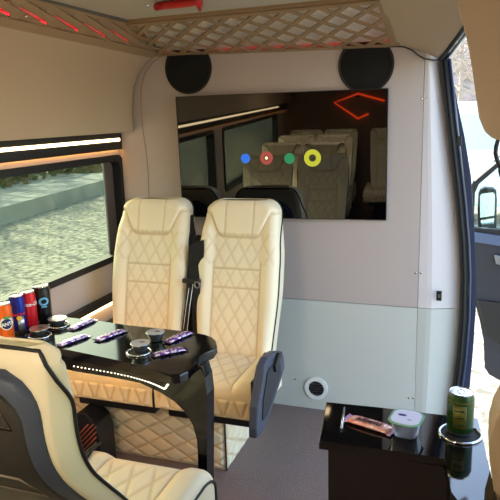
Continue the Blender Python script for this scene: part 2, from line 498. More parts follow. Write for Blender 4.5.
mktube('buckle_ring', [p+Vector((.012*cos(a), 0, .014*sin(a))) for a in [2*pi*k/14 for k in range(14)]], .003, M['chrome_dull'], bl, 6, True)

# ------------------------------------------------------------------ van shell
YF = 2.90
XL, XR = -1.75, .13
YR = -2.45
struct(mkbox('floor', (XL-.1, YR, -.06), (.07, YF+.02, 0), M['floor']))
struct(mkbox('ceiling', (XL-.05, YR, 1.914), (XR+.05, 2.56, 1.975), M['ceil']))
struct(mkbox('trim_9', (XL-.08, YR-.05, 2.035), (-.03, 5.2, 2.09), M['body']))        # roof skin
# left wall around two windows
W1 = (.98, 2.893); W2 = (-1.7, .70); WZ = (.782, 1.302)
bm = bmesh.new()
box(bm, (XL-.07, YR, 0), (XL, YF, WZ[0])); box(bm, (XL-.07, YR, WZ[1]), (XL, YF, 1.99))
box(bm, (XL-.07, W1[1], WZ[0]), (XL, YF+.0, WZ[1])); box(bm, (XL-.07, W2[1], WZ[0]), (XL, W1[0], WZ[1])); box(bm, (XL-.07, YR, WZ[0]), (XL, W2[0], WZ[1]))
struct(link('wall_left', bm, M['wall_mid']))
def window(name, y0, y1, m=M['glass']):
    cy, cz = (y0+y1)/2, (WZ[0]+WZ[1])/2; w, h = y1-y0, WZ[1]-WZ[0]
    t = bpy.data.objects.new(name, None); COL.objects.link(t); struct(t)
    o = [(XL-.055, y, z) for y, z in rrect(w+.03, h+.03, .05, 6, cy, cz)]
    i = [(XL-.055, y, z) for y, z in rrect(w-.035, h-.035, .04, 6, cy, cz)]
    link('window_frame', ring_prism(bmesh.new(), o, i, (.063, 0, 0)), M['rubber'], t)
    mkprism('window_pane', [(XL-.05, y, z) for y, z in rrect(w-.02, h-.02, .04, 6, cy, cz)], (.005, 0, 0), m, t)
    mkbox('window_divider', (XL-.045, y1-.10, z0w+.018), (XL-.04, y1-.018, z1w-.018), M['print'], t)
    mkbox('divider_edge', (XL-.044, y1-.108, z0w+.018), (XL-.036, y1-.100, z1w-.018), M['chrome_dull'], t)
    return t
z0w, z1w = WZ
window('window_1', *W1)
window('window_2', *W2)
# corner fillet of the glass print at lower right of window 1
# LED rail above the window
r = thing('light_rail', 'black channel with a glowing warm white LED line above the side window', 'light')
mkbox('channel', (XL+.012, -2.3, 1.344), (XL+.022, 2.885, 1.43), M['blackpl'], r)
mkbox('channel_top', (XL+.001, -2.3, 1.362), (XL+.012, 2.885, 1.43), M['blackpl'], r)
mkbox('led_line', (XL+.022, -1.7, 1.387), (XL+.027, 2.86, 1.402), M['led_w'], r)
mkbox('amber_line', (XL+.001, -2.3, 1.352), (XL+.011, 2.87, 1.362), M['led_a'], r)
r = thing('light_rail', 'black sloping ledge trim with white LED and amber glow below the side window', 'light')
mkbox('channel', (XL+.001, 1.0, .575), (XL+.03, 2.80, .612), M['blackpl'], r)
mkbox('led_line', (XL+.012, 1.0, .562), (XL+.030, 2.74, .574), M['led_w'], r)
mkbox('amber_line', (XL+.001, 1.0, .560), (XL+.010, 2.80, .574), M['led_a'], r)
mkbox('lower_channel', (XL+.001, 1.0, .455), (XL+.02, 2.80, .475), M['blackpl'], r)

# cove panel
cv = [(XL+.004, 1.432), (-1.652, 1.432), (-1.650, 1.55), (-1.638, 1.64), (-1.60, 1.72), (-1.55, 1.775), (-1.505, 1.803), (-1.51, 1.83), (XL+.004, 1.83)]
kz = lambda z, y: z + (z-1.432)/(1.803-1.432)*.0257*(2.888-y) if z > 1.5 else z
o = link('trim_1', loft([[(x, y, min(1.93, kz(z, y))) for x, z in cv] for y in (YR+.02, .2, 1.5, 2.883)]), M['tan']); struct(o)
for p in o.data.polygons: p.use_smooth = True
autosm(o, 28)

# front bulkhead
xm = -.205
out = [(-1.82, 0), (-1.82, 1.99), (-.2, 1.99), (-.2, 0)]
SZ = .587
struct(mkbox('wall_front', (-1.82, YF, SZ), (xm-.002, YF+.04, 1.99), M['wall_mid']))
struct(mkbox('wall_front_lower', (-1.72, YF-.002, 0), (xm-.002, YF+.04, SZ-.003), M['wall_low']))
struct(mkbox('trim_2', (-1.82, YF+.006, SZ-.004), (xm, YF+.03, SZ+.001), M['chrome_dull']))
# right edge panel following the body side
prL = [(1.79, -.17), (1.706, -.143), (1.4, -.098), (1.101, -.054), (.90, -.03), (.752, -.019), (.55, -.014), (.35, -.020), (.2, -.031), (0, -.05)]
def edge_poly(z0, z1):
    pts = []
    zs = [z1] + [z for z, x in prL if z0 < z < z1] + [z0]
    def X(z):
        for (a, xa), (b, xb) in zip(prL, prL[1:]):
            if b <= z <= a: return xb + (xa-xb)*(z-b)/(a-b)
        return prL[0][1]
    return [(X(z), z) for z in zs]
def edge_panel(name, z0, z1, m):
    e = edge_poly(z0, z1)
    bm = bmesh.new(); rows = []
    for x, z in e:
        w = x - xm
        xs = [(xm, YF+.0), (xm+w*.20, YF-.004), (xm+w*.32, YF-.004), (xm+w*.75, YF+.026), (x, YF+.045), (x, YF+.06), (xm, YF+.06)]
        rows.append([(a, b, z) for a, b in xs])
    o = link(name, loft(rows), m); struct(o); return o
edge_panel('trim_3', SZ, 1.79, mat('pale_lilac_panel', (212, 203, 204), .45, bump=(300, .08)))
edge_panel('trim_4', 0, SZ-.003, M['wall_low'])
# curved seam on the left of the bulkhead
sp = [oy(x, y, YF-.001) for x, y in ((163, 56), (153, 62), (145, 73), (141, 88), (141, 110), (143, 130), (146, 150), (148, 170), (149, 200), (150, 240))]
struct(mktube('trim_5', sp, .0022, M['tan_dark'], None, 6))
def screw(px, py, v, par=None):
    p = oy(px, py, v)
    o = mklathe('screw', [(.0055, 0), (.005, .002), (.0025, .003)], p, M['chrome'], par, 10, 'y'); return o
sc = [(139, 114), (145, 114), (421.5, 99), (427, 99), (415.5, 273), (421, 273), (408.5, 398), (413, 398), (295, 379)]
labs = ['chrome screw left of the curved bulkhead seam', 'chrome screw right of the curved bulkhead seam', 'chrome screw left of the tall seam, near the round speaker', 'chrome screw right of the tall seam, near the round speaker',
 'chrome screw left of the tall seam, at the panel change', 'chrome screw right of the tall seam, at the panel change', 'chrome screw left of the tall seam, low by the cabinet', 'chrome screw right of the tall seam, low by the cabinet', 'lone screw on the off-white lower wall above the round vent']
for (a, b), l in zip(sc, labs): tag(screw(a, b, YF-.0005), l, 'screw', 'panel screws on the bulkhead')
p = oy(439, 296, 2.874)
t = thing('wall_switch', 'small black switch at the right edge of the bulkhead by the door', 'switch', p)
mkbox('switch_plate', (-.012, 0, -.024), (.012, .006, .024), M['blackpl'], t, .003)
mkbox('switch_rocker', (-.005, -.003, -.008), (.005, .001, .008), M['chrome_dull'], t, .001)

# ------------------------------------------------------------------ screen
tv = thing('wall_screen', 'large black mirror-glossy screen on the front bulkhead reflecting the seats', 'screen', (-.866, 2.862, 1.2995))
tv.rotation_euler = (radians(1.2), 0, radians(3))
hw, hh = .506, .295
mkbox('screen_housing', (-hw+.004, 0, -hh+.004), (hw-.004, .028, hh-.004), M['blackpl'], tv)
mkbox('screen_glass', (-hw, -.005, -hh), (hw, 0, hh), M['tv'], tv)
bmx = ring_prism(bmesh.new(), [(-hw-.003, -.006, -hh-.003), (hw+.003, -.006, -hh-.003), (hw+.003, -.006, hh+.003), (-hw-.003, -.006, hh+.003)],
                 [(-hw, -.006, -hh), (hw, -.006, -hh), (hw, -.006, hh), (-hw, -.006, hh)], (0, .02, 0))
link('bezel', bmx, M['blackpl'], tv)
mkbox('wall_bracket', (-.2, .028, -.15), (.2, .034, .15), M['blackpl'], tv)
n = Vector((sin(radians(3)), -cos(radians(3)), -sin(radians(1.2)))).normalized()
import mathutils
TVM = Matrix.Translation(tv.location) @ tv.rotation_euler.to_matrix().to_4x4(); TVI = TVM.inverted()
def tvp(x, y):
    r = TVI.to_3x3() @ ray(x, y); e = TVI @ EYE; t = (-.0055-e.y)/r.y; return e + r*t
def disc(name, px, py, r, m, lab, r0=0, dy=0):
    c = tvp(px, py)
    if r0:
        N = 28
        bm = ring_prism(bmesh.new(), [(c.x+r*cos(2*pi*k/N), c.y-dy, c.z+r*sin(2*pi*k/N)) for k in range(N)], [(c.x+r0*cos(2*pi*k/N), c.y-dy, c.z+r0*sin(2*pi*k/N)) for k in range(N)], (0, -.0008, 0))
    else: bm = lathe(bmesh.new(), [(r, 0), (r, .0008)], (c.x, c.y-dy, c.z), 28, None, 'y')
    o = link(name, bm, m, tv)
    if lab: o['label'] = lab
    return o
k = .00505
blu = emis('blue_icon', (45, 120, 235), .9); rd = emis('red_icon', (215, 90, 80), .6); gr = emis('green_icon', (40, 150, 95), .8); ye = emis('yellow_icon', (205, 205, 50), .9); wh = emis('white_icon', (255, 225, 170), 1.5); nb = emis('olive_icon', (90, 95, 30), .3)
disc('screen_icon', 245.5, 158.5, 4.6*k, blu, 'round blue icon')
disc('screen_icon', 266.5, 158, 6.2*k, rd, 'red ring icon with pale centre', 2.6*k); disc('icon_dot', 266.5, 158, 1.5*k, wh, None)
disc('screen_icon', 289.5, 158.5, 5*k, gr, 'round green icon')
disc('screen_icon', 312.5, 158, 8*k, ye, 'yellow ring icon', 3.4*k); disc('icon_dot', 312.5, 158, 3.3*k, nb, None, 1.2*k)

# ------------------------------------------------------------------ speakers, vent
for px, py, rr, lab in ((188.5, 68, .125, 'black round speaker on the bulkhead above the screen, window side'), (366, 65, .125, 'black round speaker on the bulkhead above the screen, door side')):
    p = oy(px, py, YF)
    t = thing('wall_speaker', lab, 'speaker', p, 0, 'round bulkhead speakers')
    bm = ring_prism(bmesh.new(), [(rr*cos(2*pi*k/40), 0, rr*sin(2*pi*k/40)) for k in range(40)], [((rr-.010)*cos(2*pi*k/40), 0, (rr-.010)*sin(2*pi*k/40)) for k in range(40)], (0, -.008, 0))
    link('speaker_rim', bm, M['blackpl'], t)
    mklathe('speaker_cloth', [(rr-.009, 0), (rr-.010, .004), (rr*.6, .009), (rr*.2, .011), (.001, .011)], (0, 0, 0), M['speaker'], t, 40, 'y')
t = thing('air_vent', 'round white vent with dark slats low on the off-white wall', 'vent', oy(316.5, 388, YF-.002))
N = 36
link('vent_ring', ring_prism(bmesh.new(), [(.060*cos(2*pi*k/N), 0, .060*sin(2*pi*k/N)) for k in range(N)], [(.041*cos(2*pi*k/N), 0, .041*sin(2*pi*k/N)) for k in range(N)], (0, -.010, 0)), M['white'], t)
mklathe('vent_back', [(.042, 0), (.042, .001)], (0, -.0005, 0), M['dark'], t, 30, 'y')
for i in range(5):
    z = -.026+.013*i; w = sqrt(.041**2-z*z)
    mkprism('vent_slat', [(-w, -.002, z-.002), (-w, -.008, z-.005), (-w, -.008, z-.003), (-w, -.002, z)], (2*w, 0, 0), M['chrome_dull'], t)

# ------------------------------------------------------------------ lattice cornice
lt = thing('lattice_cornice', 'tan lattice cornice with pale slats and red backlight around the ceiling edge', 'ceiling trim')
B0 = Vector((-1.500, .2, 1.872)); B1 = Vector((-1.500, 2.888, 1.803)); B2 = Vector((-.335, 2.888, 1.775))
T0 = Vector((-1.435, .2, 1.908)); T1 = Vector((-1.435, 2.50, 1.893)); T2 = Vector((-.335, 2.45, 1.893))
B1t = B1; 
def lattice(bm, a0, a1, b0, b1, nU, nV, bar, th, slope=1):
    """quad a0-a1 (bottom) b0-b1 (top); diamond bars with width bar, holes open"""
    a0, a1, b0, b1 = map(Vector, (a0, a1, b0, b1))
    nrm = (a1-a0).cross(b0-a0).normalized()
    def P(u, v): return (a0.lerp(a1, u)).lerp(b0.lerp(b1, u), v)
    L = (a1-a0).length; Hh = ((b0-a0).length+(b1-a1).length)/2
    def barseg(u0, v0, u1, v1, w):
        p, q = P(u0, v0), P(u1, v1); d = (q-p).normalized(); s = d.cross(nrm).normalized()*w/2
        n_ = nrm*th/2
        prism(bm, [p-s-n_, p+s-n_, p+s+n_, p-s+n_], q-p)
    du = 1/nU
    def clipseg(u0, u1, w):
        # line from (u0,0) to (u1,1), clip to 0..1
        t0, t1 = 0, 1
        if u1 != u0:
            for lim in (0, 1):
                t = (lim-u0)/(u1-u0)
                if 0 < t < 1:
                    if (u0 < 0 and lim == 0) or (u0 > 1 and lim == 1): t0 = max(t0, t)
                    else: t1 = min(t1, t)
        if (u0 < 0 and u1 < 0) or (u0 > 1 and u1 > 1) : return
        if t1-t0 > .03: barseg(u0+(u1-u0)*t0, t0, u0+(u1-u0)*t1, t1, w)
    for i in range(-nV, nU+nV+1):
        clipseg(i*du, (i+nV)*du, bar); clipseg(i*du, (i-nV)*du, bar)
    barseg(0, 0, 1, 0, bar*1.5); barseg(0, 1, 1, 1, bar*1.2); barseg(0, 0, 0, 1, bar); barseg(1, 0, 1, 1, bar*1.4)
bm = bmesh.new()
lattice(bm, B1, B2, T1, T2, 9, 3, .022, .006)
link('lattice_front', bm, M['tan_dark'], lt)
bm = bmesh.new()
lattice(bm, B0, B1, T0, T1, 13, 1, .03, .006)
link('lattice_side', bm, M['tan_dark'], lt)
# pale slats behind, running along, and backing
off = Vector((0, .05, .03))
for i in range(6):
    t = .12 + i*.155
    p = B1.lerp(T1, t)+Vector((0, .03, .02)); q = B2.lerp(T2, t)+Vector((0, .03, .02))
    bm = bmesh.new(); prism(bm, [p+Vector((0, -.018, .012)), p+Vector((0, .018, -.012)), p+Vector((0, .021, -.008)), p+Vector((0, -.015, .016))], q-p)
    link('slat', bm, M['slat'], lt)
mkprism('backing', [B1+Vector((-.1, .0, .05)), T1+Vector((-.1, .0, .085)), T1+Vector((-.1, 0, .088)), B1+Vector((-.1, 0, .053))], B2-B1+Vector((.12, 0, 0)), M['slat'], lt)
mkprism('side_backing', [B0+Vector((-.05, 0, .03)), T0+Vector((-.05, 0, .03)), T0+Vector((-.054, 0, .033)), B0+Vector((-.055, 0, .033))], B1-B0, M['slat'], lt)
mktube('led_strip', [B1+Vector((.03, .005, .03)), B2+Vector((-.0, .005, .03))], .0045, M['led_r'], lt, 8)
mktube('led_strip', [B2+Vector((-.006, -.0, .035)), T2+Vector((-.006, .03, .03))], .0045, M['led_r'], lt, 8)
mktube('led_strip', [B0+Vector((-.012, 0, .03)), B1+Vector((-.012, 0, .03))], .0045, M['led_r'], lt, 8)
def scr(px, py, ax, v):
    p = ox(px, py, v) if ax == 'x' else oy(px, py, v)
    o = link('screw', bmesh.new() if 0 else _sph(p, .006), M['chrome'], lt, True); return o
def _sph(p, r):
    bm = bmesh.new(); bmesh.ops.create_uvsphere(bm, u_segments=10, v_segments=6, radius=r, matrix=Matrix.Translation(p)); return bm
scr(26, 16, 'x', -1.46); scr(36, 29, 'x', -1.51); scr(123, 47, 'x', -1.51)
# lip above the lattice
lip = [(T1+Vector((0, -.004, .004))), (T1+Vector((0, -.02, .010))), (T1+Vector((0, -.02, .045))), (T1+Vector((0, .02, .045))), (T1+Vector((0, .02, .006)))]
struct(mkprism('trim_6', lip, T2-T1, M['tan_dark']))
lip2 = [(T0+Vector((0.004, 0, .006))), (T0+Vector((.02, 0, .01))), (T0+Vector((.02, 0, .045))), (T0+Vector((-.02, 0, .045))), (T0+Vector((-.02, 0, .006)))]
struct(mkprism('trim_7', lip2, T1-T0, mat('grey_ridge', (96, 90, 84), .5)))
# boxed space above the lattice
bm = bmesh.new()
box(bm, (-1.75, 2.55, 1.98), (.1, 2.93, 2.02))
struct(link('ceiling_front', bm, M['ceil']))

# emergency hammer on the ceiling
hm = thing('emergency_hammer', 'red emergency hammer fixed on the ceiling near the lattice', 'hammer')
P = [oz(156, 7, 1.898), oz(168, 5, 1.898), (oz(185, 3.5, 1.898)), oz(198, 1, 1.898)]
mktube('hammer_handle', P, .014, M['red'], hm, 10)
mktube('hammer_head', [oz(198, -4, 1.898), oz(199, 4, 1.898), oz(200, 10, 1.904)], [.010, .014, .006], M['red'], hm, 10)
p = oz(147, 5, 1.913)
tag(link('screw', _sph(p, .008), M['chrome'], None, True), 'chrome bolt on the ceiling beside the red hammer', 'screw')

# ------------------------------------------------------------------ door header between lattice and side opening
U = []   # rows along y
rows = []
edge = [(2.90, -.150, 1.712), (2.8, -.122, 1.730), (2.7, -.100, 1.747), (2.6, -.078, 1.762), (2.4, -.045, 1.780), (2.1, -.035, 1.79), (1.8, -.03, 1.80), (1.45, -.03, 1.80)]
for (y, x, z) in edge:
    inner = (-.335, min(y, 2.9), 1.775 if y > 2.85 else 1.775 + (1.893-1.775)*min(1, (2.888-y)/.44))
    zi = inner[2]
    r = [Vector(inner)]
    for t in (.12, .3, .5, .7, .85, 1):
        xx = inner[0] + (x-inner[0])*t; zz = zi + (z-zi)*t + .025*sin(pi*t)*(1 if y < 2.6 else .35)
        r.append(Vector((xx, y, zz)))
    r += [Vector((x+.02, y, z+.02)), Vector((x+.02, y, 1.99)), Vector((inner[0], y, 1.99))]
    rows.append(r)
o = link('trim_8', loft(rows), M['tan']); struct(o)
for p in o.data.polygons: p.use_smooth = True
autosm(o, 35)
for a, b, v in ((402, 2, 2.45), (402, 31, 2.75)):
    pass
struct(mktube('trim_18', [oy(x, y, 2.884) for x, y in ((390, 46), (404, 47), (412, 50), (418, 55), (424, 58.5), (432, 60), (440, 60))], .003, M['shell_in'], None, 6))
# door seal
seal = [Vector((x+.008, y+.0, z-.002)) for (y, x, z) in edge[::-1]]
seal2 = [Vector((x+.016, YF+.0, z)) for z, x in prL[1:]]
struct(mktube('trim_10', seal + seal2, .009, M['rubber'], None, 10))
struct(mktube('trim_11', [p+Vector((.022, .012, .002)) for p in seal + seal2], .008, M['body'], None, 10))
SP = [(x-.003, YF-.004, z) for z, x in prL[1:]] + [(x+.03, YF-.004, z) for z, x in prL[:0:-1]]
struct(mkprism('trim_17', SP, (0, .05, 0), M['rubber']))
# dark painted door pillar
L = [(x+.004, z) for z, x in prL]
R = [(-.125, 1.79), (-.104, 1.706), (-.064, 1.519), (-.03, 1.38), (.005, 1.203), (.030, .95), (.048, .75), (.053, .628), (.05, .4), (.040, .123), (.03, -.15)]
pil = [(x, YF+.02, z) for x, z in L + [(-.06, -.15)]] + [(x, YF+.02, z) for x, z in R[::-1]]
struct(mkprism('trim_12', pil, (0, .07, 0), M['body']))
Lc = [(-.025, 1.2), (-.012, 1.101), (.012, .80), (.020, .60), (.012, .3), (-.0, .05)]
struct(mktube('trim_13', [(x-.002, YF+.012, z) for x, z in Lc], .006, M['rubber'], None, 8))
# pillar catches
for px, py in ((459, 141), (467, 290)):
    p = oy(px, py, YF+.015)
    t = tag(mkbox('door_striker', p+Vector((-.012, -.012, -.022)), p+Vector((.012, .004, .022)), M['blackpl'], None, .004), 'black striker catch on the dark blue door pillar, ' + ('upper, beside the mirror height' if py < 200 else 'lower, above the sill'), 'door catch', 'door pillar catches')

# right wall: rear of the sliding door (post) and body side behind it
post = [oy(x, y, 1.42) for x, y in ((452, -14), (455, 0), (459, 12), (464, 28), (469, 50), (473, 75), (476, 98), (479, 118), (484, 130), (491, 136), (500, 138), (520, 138), (545, 120), (545, -14))]
o = mkprism('trim_14', post, (0, -.12, 0), mat('warm_tan_post', (206, 186, 164), .5, bump=(260, .1)), None, .004); struct(o)
sm = [oy(x, y, 1.418) for x, y in ((468, -10), (473, 12), (480, 35), (485, 60), (488, 85))]
struct(mktube('trim_15', sm, .0015, M['shell_in'], None, 6))
# lower door post trim
post = [oy(x, y, 1.40) for x, y in ((500, 382), (493, 396), (489, 412), (488, 432), (492, 460), (497, 500), (500, 540), (540, 540), (540, 375), (512, 372))]
o = mkprism('trim_16', post, (0, -.12, 0), M['tan'], None, .006); struct(o)
# right wall behind the camera with a window
bm = bmesh.new()
box(bm, (XR, YR, -.05), (XR+.05, 1.30, .78)); box(bm, (XR, YR, 1.40), (XR+.05, 1.30, 1.99)); box(bm, (XR, YR, .78), (XR+.05, -1.9, 1.40)); box(bm, (XR, 1.15, .78), (XR+.05, 1.30, 1.40)); box(bm, (XR, -.45, .78), (XR+.05, -.30, 1.40))
struct(link('wall_right', bm, M['wall_up']))
t = bpy.data.objects.new('window_3', None); COL.objects.link(t); struct(t)
mkbox('window_pane', (XR+.02, -1.9, .78), (XR+.025, 1.15, 1.40), M['glass'], t)
struct(mkbox('wall_back', (XL-.07, YR-.05, -.05), (XR+.05, YR, 1.99), M['tan_dark']))
# grab loop on the post
gl = thing('grab_loop', 'small black grab loop hanging at the right edge by the door opening', 'handle')
P = [oy(x, y, 1.424) for x, y in ((503, 136), (498, 140), (496, 147), (495.5, 153), (497, 160), (500, 166), (504, 170))]
mktube('loop', P, .0045, M['blackpl'], gl, 10)
mktube('loop_inner', [oy(x, y, 1.445) for x, y in ((500, 165), (500, 172), (502, 178))], .004, M['blackpl'], gl, 8)

# hexagonal light on the rear wall (seen mirrored in the screen)
hx = thing('line_light', 'orange LED line light bent like an open hexagon on the rear wall', 'light')
hp = [(-.50, YR+.03, 1.40), (-.83, YR+.03, 1.50), (-1.13, YR+.03, 1.40), (-.83, YR+.03, 1.19), (-.70, YR+.03, 1.245)]
mktube('led_line', hp, .011, M['led_o'], hx, 8, False, ((0, 1, 0), .009, .012))
mkbox('mount', (-.86, YR, 1.46), (-.80, YR+.03, 1.50), M['blackpl'], hx)
# partition header that hides cab
for i, (a, b) in enumerate((((-1.82, YF+.04), (-.2, YF+.06)),)):
    pass

# ------------------------------------------------------------------ table
ZT_ = .725
tb = thing('folding_table', 'glossy black table with LED dots along its edge and an arched leg', 'table')
outl = [(-10, 313), (30, 314.5), (60, 316.5), (100, 321), (130, 325.5), (165, 329), (190, 332), (205, 334), (212, 336.5), (216, 340), (217, 344.5), (214, 349), (206, 352.5), (199, 355), (195, 359), (193, 365), (188, 371), (180, 374.5), (170, 375), (150, 369), (130, 363), (98, 356), (64, 349), (30, 343), (-10, 336)]
top = [oz(x, y, ZT_) for x, y in outl]
top[0].x = XL+.01; top[-1].x = XL+.01; top[0].y = oz(0, 313, ZT_).y; top[-1].y = oz(30, 343, ZT_).y+.03
mkprism('tabletop', [p for p in top], (0, 0, -.035), M['table'], tb, .006)
# apron and arched leg in one sheet (front face at y of near edge)
# front arc under the tabletop
ya = 1.69
def A(x, y): return oy(x, y, ya)
arch_top = [A(40, 352), A(70, 357), A(100, 362), A(130, 368), A(160, 374), A(185, 375), A(203, 366), A(211, 372)]
arch = [A(40, 352), A(64, 357), A(100, 364), A(130, 370), A(160, 377), A(180, 378), A(196, 368), A(202, 366), A(205, 378), A(207, 395), A(207, 430), A(207, 470), A(207, 520), A(206, 545),
        A(199, 545), A(198, 500), A(198, 460), A(197, 440), A(194, 424), A(186, 411), A(175, 400), A(161, 391), A(140, 383), A(110, 377), A(73, 371), A(40, 364)]
for p in arch: p.z = max(p.z, .0)
mkprism('leg', arch, (0, .06, 0), M['table'], tb, .006)
mkbox('apron', (A(40, 352).x-.35, 1.74, .64), (A(190, 370).x, 1.80, .69), M['gloss_soft'], tb)
# LED dots
dots = []
pl = [(74, 367.5), (95, 371), (115, 374.5), (133, 378.5), (148, 383), (158, 387), (164, 390)]
bm = bmesh.new()
for i in range(34):
    t = i/33*(len(pl)-1); k0 = min(int(t), len(pl)-2); f_ = t-k0
    x = pl[k0][0]+(pl[k0+1][0]-pl[k0][0])*f_; y = pl[k0][1]+(pl[k0+1][1]-pl[k0][1])*f_
    p = oy(x, y-1.2, ya-.001); box(bm, p+Vector((-.0022, -.001, -.0016)), p+Vector((.0022, .0005, .0016)))
link('led_dots', bm, M['led_dot'], tb)
mktube('led_line', [oy(165, 388.5, ya-.001), oy(168, 384.5, ya-.001), oy(171, 380.5, ya-.001)], .003, M['led_dot'], tb, 6)
mkbox('under_light', (-1.55, 1.84, .66), (-1.0, 1.86, .672), M['led_a'], tb)
mkbox('wall_bracket', (XL+.001, 1.72, .60), (XL+.04, 1.92, .69), M['blackpl'], tb)

# ------------------------------------------------------------------ things on the table
def slim_can(name, px, py, lab, body, decor):
    p = oz(px, py, ZT_); p.z = ZT_+.0008
    t = thing(name, lab, 'drink can', p, 0, 'slim drink cans on the table')
    r, h = .0285, .145
    prof = [(r*.78, 0), (r*.86, .002), (r, .012), (r, h-.018), (r*.86, h-.004), (r*.88, h-.001), (r*.86, h), (r*.80, h-.002)]
    mklathe('can_body', prof, (0, 0, 0), [body, M['chrome']], t, 36, 'z', [1, 1, 0, 0, 1, 1, 1])
    mklathe('can_lid', [(r*.80, h-.005), (r*.80, h-.003)], (0, 0, 0), M['chrome'], t, 24)
    mkbox('pull_tab', (-.004, -.010, h-.003), (.004, .008, h-.0015), M['chrome'], t, .0005)
    view = math.atan2(-p.y, -p.x)     # towards the room
    decor(t, r, h, view)
    return t
def onc(r, ang, zc, rot=0):
    def f(x, y, z):
        xx = x*cos(rot)-y*sin(rot); yy = x*sin(rot)+y*cos(rot)
        a = ang + xx/r; rr = r + .0004 + z; return (rr*cos(a), rr*sin(a), zc+yy)
    return f
def band(t, name, r, z0, z1, a0, a1, m, e=.0003):
    bm = bmesh.new(); n = 24; f1 = []
    for i in range(n+1):
        a = a0+(a1-a0)*i/n; f1.append([bm.verts.new(((r+q)*cos(a), (r+q)*sin(a), z)) for q, z in ((0, z0), (e, z0), (e, z1), (0, z1))])
    for i in range(n):
        for k in range(4): bm.faces.new((f1[i][k], f1[i+1][k], f1[i+1][(k+1) % 4], f1[i][(k+1) % 4]))
    bm.faces.new(f1[0]); bm.faces.new(f1[-1][::-1])
    return link(name, bm, m, t, True)
def cdisc(t, name, r, ang, zc, rad, m, e=.0004, sx=1):
    bm = bmesh.new(); N = 24; vs = []
    f = onc(r, ang, zc); c = bm.verts.new(f(0, 0, e))
    rings = [[bm.verts.new(f(rad*q*sx*cos(2*pi*k/N), rad*q*sin(2*pi*k/N), e)) for k in range(N)] for q in (.5, 1)]
    for k in range(N):
        j = (k+1) % N; bm.faces.new((c, rings[0][k], rings[0][j])); bm.faces.new((rings[0][k], rings[1][k], rings[1][j], rings[0][j]))
    return link(name, bm, m, t, True)
c_or = mat('orange_can_print', (235, 100, 22), .3, .3); c_bl = mat('blue_can_print', (30, 45, 150), .25, .6); c_sv = mat('silver_can_print', (190, 195, 205), .25, .8)
c_rd = mat('red_can_print', (205, 22, 38), .3, .3); c_bk = mat('black_can_print', (14, 14, 18), .3, .3); c_gn = mat('green_can_print', (26, 60, 16), .3, .35)
p_wh = mat('white_print', (240, 240, 240), .4); p_nv = mat('navy_print', (18, 30, 90), .4); p_gr = mat('leaf_green_print', (60, 160, 50), .4); p_cy = mat('pale_blue_print', (110, 180, 225), .4); p_rd = mat('red_print', (210, 30, 40), .4); p_ye = mat('yellow_print', (235, 200, 40), .4); p_bk = mat('black_print', (18, 14, 18), .5)
def d_or(t, r, h, v):
    v += .25
    cdisc(t, 'logo_disc', r, v, .075, .024, p_wh, .0004); cdisc(t, 'logo_disc', r, v, .073, .019, p_nv, .0008)
    band(t, 'logo_leaf', r+.0005, .092, .100, v-.35, v+.5, p_gr)
    text('lettering', 'FANTA', .017, p_wh, t, onc(r+.001, v, .072, .12), .0003, True, offs=.0006)
def d_bl(t, r, h, v):
    band(t, 'silver_panel', r, .014, .066, v-.1, v+.75, c_sv); band(t, 'silver_panel', r, .014, .066, v-1.3, v-.7, c_sv)
    for k in (): band(t, 'silver_panel', r, .014 if k % 2 else .070, .068 if k % 2 else .125, v-.2+k*pi/2-.78, v-.2+k*pi/2+.78, c_sv if k % 2 else c_bl)
    text('lettering', 'Red Bull', .014, p_rd, t, onc(r+.0008, v+.1, .076), .0003, True, offs=.0004)
    cdisc(t, 'sun_disc', r+.0004, v+.1, .062, .009, p_ye, .0004)
def d_rd(t, r, h, v):
    text('lettering', 'Coca-Cola', .019, p_wh, t, onc(r+.0006, v+.35, .098, .0), .0003, True, .3, offs=.0004)
def d_bk(t, r, h, v):
    cdisc(t, 'emblem', r, v+.2, .088, .016, p_cy, .0004); cdisc(t, 'emblem', r, v+.2, .088, .009, c_bk, .0007)
    band(t, 'emblem_band', r, .064, .070, v-.1, v+.5, p_cy)
slim_can('drink_can', 7, 341.5, 'orange drink can with a round white and navy logo on the table', c_or, d_or)
slim_can('drink_can', 20, 332, 'blue and silver energy drink can between the orange and red cans', c_bl, d_bl)
slim_can('drink_can', 31, 327.5, 'red cola can with white script between the blue and black cans', c_rd, d_rd)
kc = slim_can('drink_can', 44, 321.5, 'black drink can with a pale blue emblem, farthest of the row by the window', c_bk, d_bk); kc.scale = (1.22, 1.22, 1.02)

